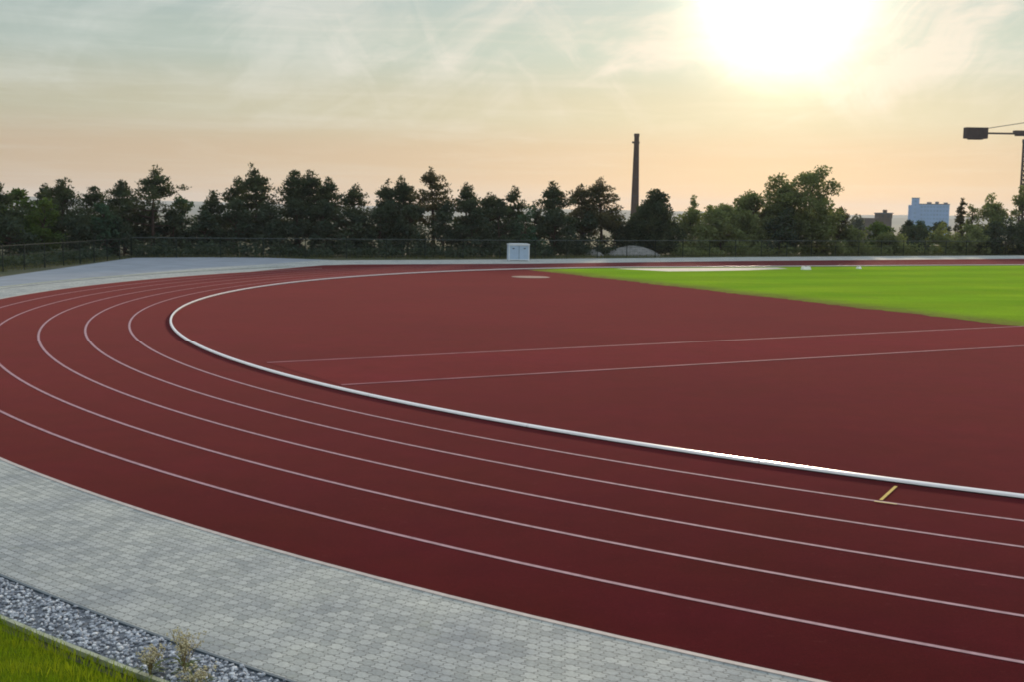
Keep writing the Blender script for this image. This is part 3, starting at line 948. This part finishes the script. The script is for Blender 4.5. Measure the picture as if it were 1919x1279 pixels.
mb = MB(); mb.box(-.012, .012, -dp + .008, -dp + .019, .12, hb - .17); local(bx, mb, 'door_gap', M['dark'])

def heap(name, x, y, rx, ry, h, seed, label):
    rnd = random.Random(seed)
    mb = MB(); na, nr = 40, 12
    vs = [(0, 0, h)]
    ph = [rnd.uniform(0, 6.28) for _ in range(6)]
    for j in range(1, nr + 1):
        f = j / nr
        for k in range(na):
            a = 2 * math.pi * k / na
            q = 1 + .10 * math.sin(3 * a + ph[0]) + .06 * math.sin(7 * a + ph[1])
            zz = h * (math.cos(f * math.pi / 2) ** 1.15) * (1 + .12 * math.sin(4 * a + ph[2]) * f) + rnd.uniform(-.03, .03) * (f < 1)
            vs.append((rx * f * q * math.cos(a), ry * f * q * math.sin(a), max(zz, -.06) if j < nr else -.06))
    fs = [(0, 1 + k, 1 + (k + 1) % na) for k in range(na)]
    for j in range(nr - 1):
        o, p = 1 + j * na, 1 + (j + 1) * na
        fs += [(o + k, p + k, p + (k + 1) % na, o + (k + 1) % na) for k in range(na)]
    mb.add(vs, fs)
    tag(mb.build(name, M['heap'], None, True, (x, y, -.02)), label, 'heap', 'gravel heaps behind the fence')
x, y = at(1186, 103); heap('gravel_heap', x, y, 2.6, 1.5, .86, 2, 'wide pale grey gravel heap left of the cone shaped conifer')
x, y = at(1113, 102.5); heap('gravel_heap', x, y, .95, .8, .50, 5, 'small grey gravel heap beside the wide one')

def marker(x, y, wd, h, rz, label):
    root = empty('lane_marker', (x, y, Z_OVER), rz)
    tag(root, label, 'marker', 'white markers by the far kerb')
    mb = MB()
    a, b, c, e = wd / 2, .16, wd / 2 - .03, .09
    mb.add([(-a, -b, 0), (a, -b, 0), (a, b, 0), (-a, b, 0), (-c, -e, h), (c, -e, h), (c, e, h), (-c, e, h)],
           [(3, 2, 1, 0), (4, 5, 6, 7), (0, 1, 5, 4), (1, 2, 6, 5), (2, 3, 7, 6), (3, 0, 4, 7)])
    mb.build('body', M['white'], root)
    mb = MB(); mb.box(-.08, .08, -.02, .02, h, h + .035); mb.build('handle', M['dark'], root)
marker(20.0, 80.3, .66, .21, TH, 'larger white block on the grass beside the far kerb')
marker(24.4, 83.0, .26, .16, TH, 'smaller white block further right on the grass edge')

# ------------------------------------------------------------------ dry weeds in the gravel
def weed(x, y, h, n, spread, seed, label):
    rnd = random.Random(seed)
    root = empty('dry_weed', (x, y, .01))
    tag(root, label, 'weed', 'dry weeds in the gravel strip')
    st, sd_, lf = MB(), MB(), MB()
    for i in range(n):
        a = rnd.uniform(0, 6.28); l = rnd.uniform(.2, 1) * spread; hh = h * rnd.uniform(.6, 1.05)
        tip = Vector((math.cos(a) * l, math.sin(a) * l, hh))
        mid = Vector((tip.x * .35, tip.y * .35, hh * .55))
        st.tube([(0, 0, 0), mid, tip], [.0032, .0026, .0014], 4)
        for j in range(7):
            f = rnd.uniform(.55, 1.0)
            base = mid + (tip - mid) * ((f - .55) / .45)
            e = base + Vector((rnd.uniform(-1, 1), rnd.uniform(-1, 1), rnd.uniform(.1, 1))) * .045
            st.tube([base, e], [.0014, .0008], 3)
            for _ in range(3):
                c = e + Vector((rnd.gauss(0, .010), rnd.gauss(0, .010), rnd.gauss(0, .010)))
                s = rnd.uniform(.005, .011)
                u, v = Vector((rnd.gauss(0, 1), rnd.gauss(0, 1), rnd.gauss(0, 1))).normalized(), Vector((rnd.gauss(0, 1), rnd.gauss(0, 1), rnd.gauss(0, 1))).normalized()
                wv = u.cross(v)
                sd_.add([c - u * s, c + v * s, c + u * s, c - v * s, c + wv * s, c - wv * s],
                        [(0, 1, 4), (1, 2, 4), (2, 3, 4), (3, 0, 4), (1, 0, 5), (2, 1, 5), (3, 2, 5), (0, 3, 5)])
    for i in range(26):
        a = rnd.uniform(0, 6.28); l = rnd.uniform(.06, .16)
        p = Vector((math.cos(a) * .02, math.sin(a) * .02, rnd.uniform(0, .10)))
        q = p + Vector((math.cos(a) * l, math.sin(a) * l, rnd.uniform(.0, .07)))
        sd = Vector((-math.sin(a), math.cos(a), 0)) * rnd.uniform(.006, .013)
        m_ = (p + q) / 2 + Vector((0, 0, .02))
        lf.add([p, m_ + sd, q, m_ - sd], [(0, 1, 2, 3)])
    st.build('stems', M['stalk'], root); tag(sd_.build('seed_heads', M['seed'], root), kind='stuff'); lf.build('leaves', M['olive'], root)
weed(-2.47, 8.66, .36, 16, .15, 3, 'taller dry weed with pale seed heads at the end of the gravel strip')
weed(-2.72, 8.62, .22, 12, .13, 9, 'shorter brown weed between its taller neighbour and the grass')
weed(-2.28, 8.30, .20, 11, .14, 15, 'low dry weed nearest the bottom of the view')

# ------------------------------------------------------------------ far things
def chimney():
    d = 400.0
    x, y = at(1188, d)
    zb = land(x, y); zt = height(1192.5, 253, d)
    root = empty('brick_chimney', (x, y, zb))
    tag(root, 'tall slim brick factory chimney rising alone behind the trees', 'chimney')
    H = zt - zb
    n = 24
    def ring(z0, z1, r0, r1, mb):
        mb.add([(r * math.cos(2 * math.pi * k / n), r * math.sin(2 * math.pi * k / n), zz) for zz, r in ((z0, r0), (z1, r1)) for k in range(n)],
               [(k, (k + 1) % n, n + (k + 1) % n, n + k) for k in range(n)] + [tuple(range(n))[::-1], tuple(range(n, 2 * n))])
    mb = MB(); ring(0, H - 1.0, 1.75, .82, mb); mb.build('shaft', M['brick'], root)
    mb = MB(); ring(H - 1.0, H, .93, .93, mb); mb.build('rim', M['brick'], root)
    mb = MB(); ring(H - 3.3, H - 2.7, 1.08, 1.08, mb)
    mb.box(-1.5, -1.0, -.5, .5, H - 3.2, H - 2.6); mb.build('collar', M['brick'], root)
    for zz in (H * .35, H * .5, H * .65, H * .8):
        rr = 1.75 - .93 * zz / (H - 1) + .03
        mb = MB(); ring(zz, zz + .3, rr, rr, mb); mb.build('band', M['dark'], root)
chimney()

def office():
    d = 900.0
    x0, y0 = at(1697, d); x1, _ = at(1773, d)
    zb = land(x0, y0)
    W_ = 29.6
    root = empty('office_block', ((x0 + x1) / 2, y0, zb), -R(18.5))
    tag(root, 'large pale blue office block with a raised stair tower at its left end', 'building')
    h_main = height(1740, 383, d) - zb
    h_tow = height(1712, 371.5, d) - zb
    a = W_ / 2
    tw = 7.8
    mb = MB(); mb.box(-a + tw + .005, a, 0, 14, 0, h_main); mb.build('wall', M['tower'], root)
    mb = MB(); mb.box(-a + 2.2, -a + tw, -.5, 12, 0, h_tow); mb.build('stair_tower', M['tower'], root)
    mb = MB(); mb.box(-a, -a + 2.19, 1, 12, 0, h_main - .6); mb.build('side_wing', M['tower'], root)
    mb = MB(); mb.box(-a + tw + .02, a + .25, -.25, 14.2, h_main + .003, h_main + .5)
    mb.box(-a + 2.0, -a + tw + .2, -.7, 12.2, h_tow + .003, h_tow + .45); mb.build('roof', M['roofgrey'], root)
    for ux, ww, hh in ((-1.5, 3.4, 1.3), (4.5, 2.6, 1.7), (10.5, 3.0, 1.1)):
        mb = MB(); mb.box(ux, ux + ww, 3, 7, h_main + .505, h_main + .5 + hh); mb.build('roof_unit', M['roofgrey'], root)
    nfl = 7
    nc = 9
    for f in range(nfl):
        zz = h_main - 2.6 - f * 3.0
        if zz < 8: break
        for c in range(nc):
            u = -a + tw + 1.2 + c * (W_ - tw - 1.4) / nc
            mb = MB(); mb.box(u, u + 1.5, -.06, .06, zz, zz + 1.5); mb.build('window', M['window'], root)
    for f in range(5):
        zz = h_tow - 3 - f * 3.0
        mb = MB(); mb.box(-a + 4.2, -a + 5.8, -.56, -.44, zz, zz + 1.5); mb.build('window', M['window'], root)
office()

def brown_house():
    d = 520.0
    x0, y0 = at(1655, d); zb = land(x0, y0)
    root = empty('brown_building', (x0, y0, zb))
    tag(root, 'small brown flat roofed building half hidden behind the round yellow green tree', 'building')
    h = height(1655, 400, d) - zb
    mb = MB(); mb.box(-9, 2.9, 0, 8, 0, h - 2.0); mb.build('wing', M['brown'], root)
    mb = MB(); mb.box(-2.9, 2.9, -.6, 6, h - 1.99, h); mb.build('wall', M['brown'], root)
    mb = MB(); mb.box(-3.2, 3.2, -.9, 6.3, h + .003, h + .4); mb.build('roof', M['roofgrey'], root)
    mb = MB(); mb.box(-.2, 1.3, 2, 3.5, h + .41, h + 1.7); mb.build('chimney_stack', M['brown'], root)
    for u in (-2.0, .6):
        mb = MB(); mb.box(u, u + 1.2, -.66, -.54, h - 1.7, h - .5); mb.build('window', M['dark'], root)
brown_house()

def crane():
    d = 230.0
    s = d / FPX
    x0, y0 = at(1914.5, d); zb = land(x0, y0)
    root = empty('tower_crane', (x0, y0, zb))
    tag(root, 'dark tower crane with its counter jib and ballast reaching left over the trees', 'crane')
    zj = height(1924, 254.5, d) - zb
    hwid = .80
    def lattice(p, q, w_, nseg, axis='z', rad=.07):
        mb = MB()
        p, q = Vector(p), Vector(q)
        if axis == 'z':
            offs = [Vector((a * w_, b * w_, 0)) for a, b in ((-1, -1), (1, -1), (1, 1), (-1, 1))]
        else:
            offs = [Vector((0, -w_, 0)), Vector((0, w_, 0)), Vector((0, 0, w_ * 1.7))]
        for o in offs:
            mb.tube([p + o, q + o], rad, 5)
        for i in range(nseg):
            a, b = p + (q - p) * i / nseg, p + (q - p) * (i + 1) / nseg
            for j in range(len(offs)):
                o1, o2 = offs[j], offs[(j + 1) % len(offs)]
                mb.tube([a + o1, b + o2], rad * .55, 4)
                mb.tube([a + o1, a + o2], rad * .5, 4)
        return mb
    lattice((0, 0, 0), (0, 0, zj - 1.6), hwid, 24, rad=.19).build('mast', M['crane'], root)
    mb = MB(); mb.box(-1.0, 1.0, -1.0, 1.0, zj - 1.59, zj - .9); mb.tube([(0, 0, zj - .9), (0, 0, zj - .3)], .9, 12); mb.build('slewing_ring', M['crane'], root)
    xb = (1796 - 1917) * s; xe = (1837 - 1917) * s
    mb = MB()
    for yy in (-.45, .45):
        mb.box(xb + .2, 0, yy - .08, yy + .08, zj - .06, zj + .22)
    for k in range(10):
        xx = xb + .4 + k * (-xb - .5) / 10
        mb.box(xx, xx + .12, -.37, .37, zj, zj + .15)
    mb.build('counter_jib', M['crane'], root)
    mb = MB()
    nb = 5
    for k in range(nb):
        xa = xb + (xe - xb) * k / nb
        mb.box(xa + .02, xa + (xe - xb) / nb - .02, -.75, .75, zj - 1.15 + (.18 if k in (0, 4) else 0), zj + 1.12)
    mb.build('ballast', M['ballast'], root)
    xt = (1887 - 1917) * s
    mb = MB(); mb.box(xt, -.3, -.55, .55, zj + .23, zj + .68); mb.box(xt + .3, -.8, -.35, .35, zj - .35, zj - .07); mb.build('winch', M['crane'], root)
    lattice((0, 0, zj - .3), (0, 0, zj + 5.5), .35, 6, rad=.06).build('tower_head', M['crane'], root)
    mb = MB(); mb.tube([(xe + .3, 0, zj + 1.05), (0, 0, zj + 2.4)], .07, 5); mb.tube([(0, 0, zj + 5.5), (24, 0, zj + 1.2)], .06, 5); mb.build('stay', M['crane'], root)
    lattice((.5, 0, zj), (36, 0, zj), .45, 30, 'x', .06).build('jib', M['crane'], root)
    mb = MB(); mb.box(.7, 2.2, -1.9, -.6, zj - 1.9, zj - .1); mb.build('cab', M['crane'], root)
crane()

# ------------------------------------------------------------------ haze
def haze():
    mb = MB(); mb.box(-6500, 6500, -6500, 6500, -18, 78)
    m = bpy.data.materials.new('haze'); m.use_nodes = True
    t = NT(m.node_tree)
    v = t.new('ShaderNodeVolumePrincipled', {'Color': (.84, .88, .95), 'Density': .00012, 'Anisotropy': .2})
    t.new('ShaderNodeOutputMaterial', {'Volume': v.outputs[0]})
    tag(mb.build('haze', m), 'thin pale evening haze over the whole place', kind='stuff')
haze()
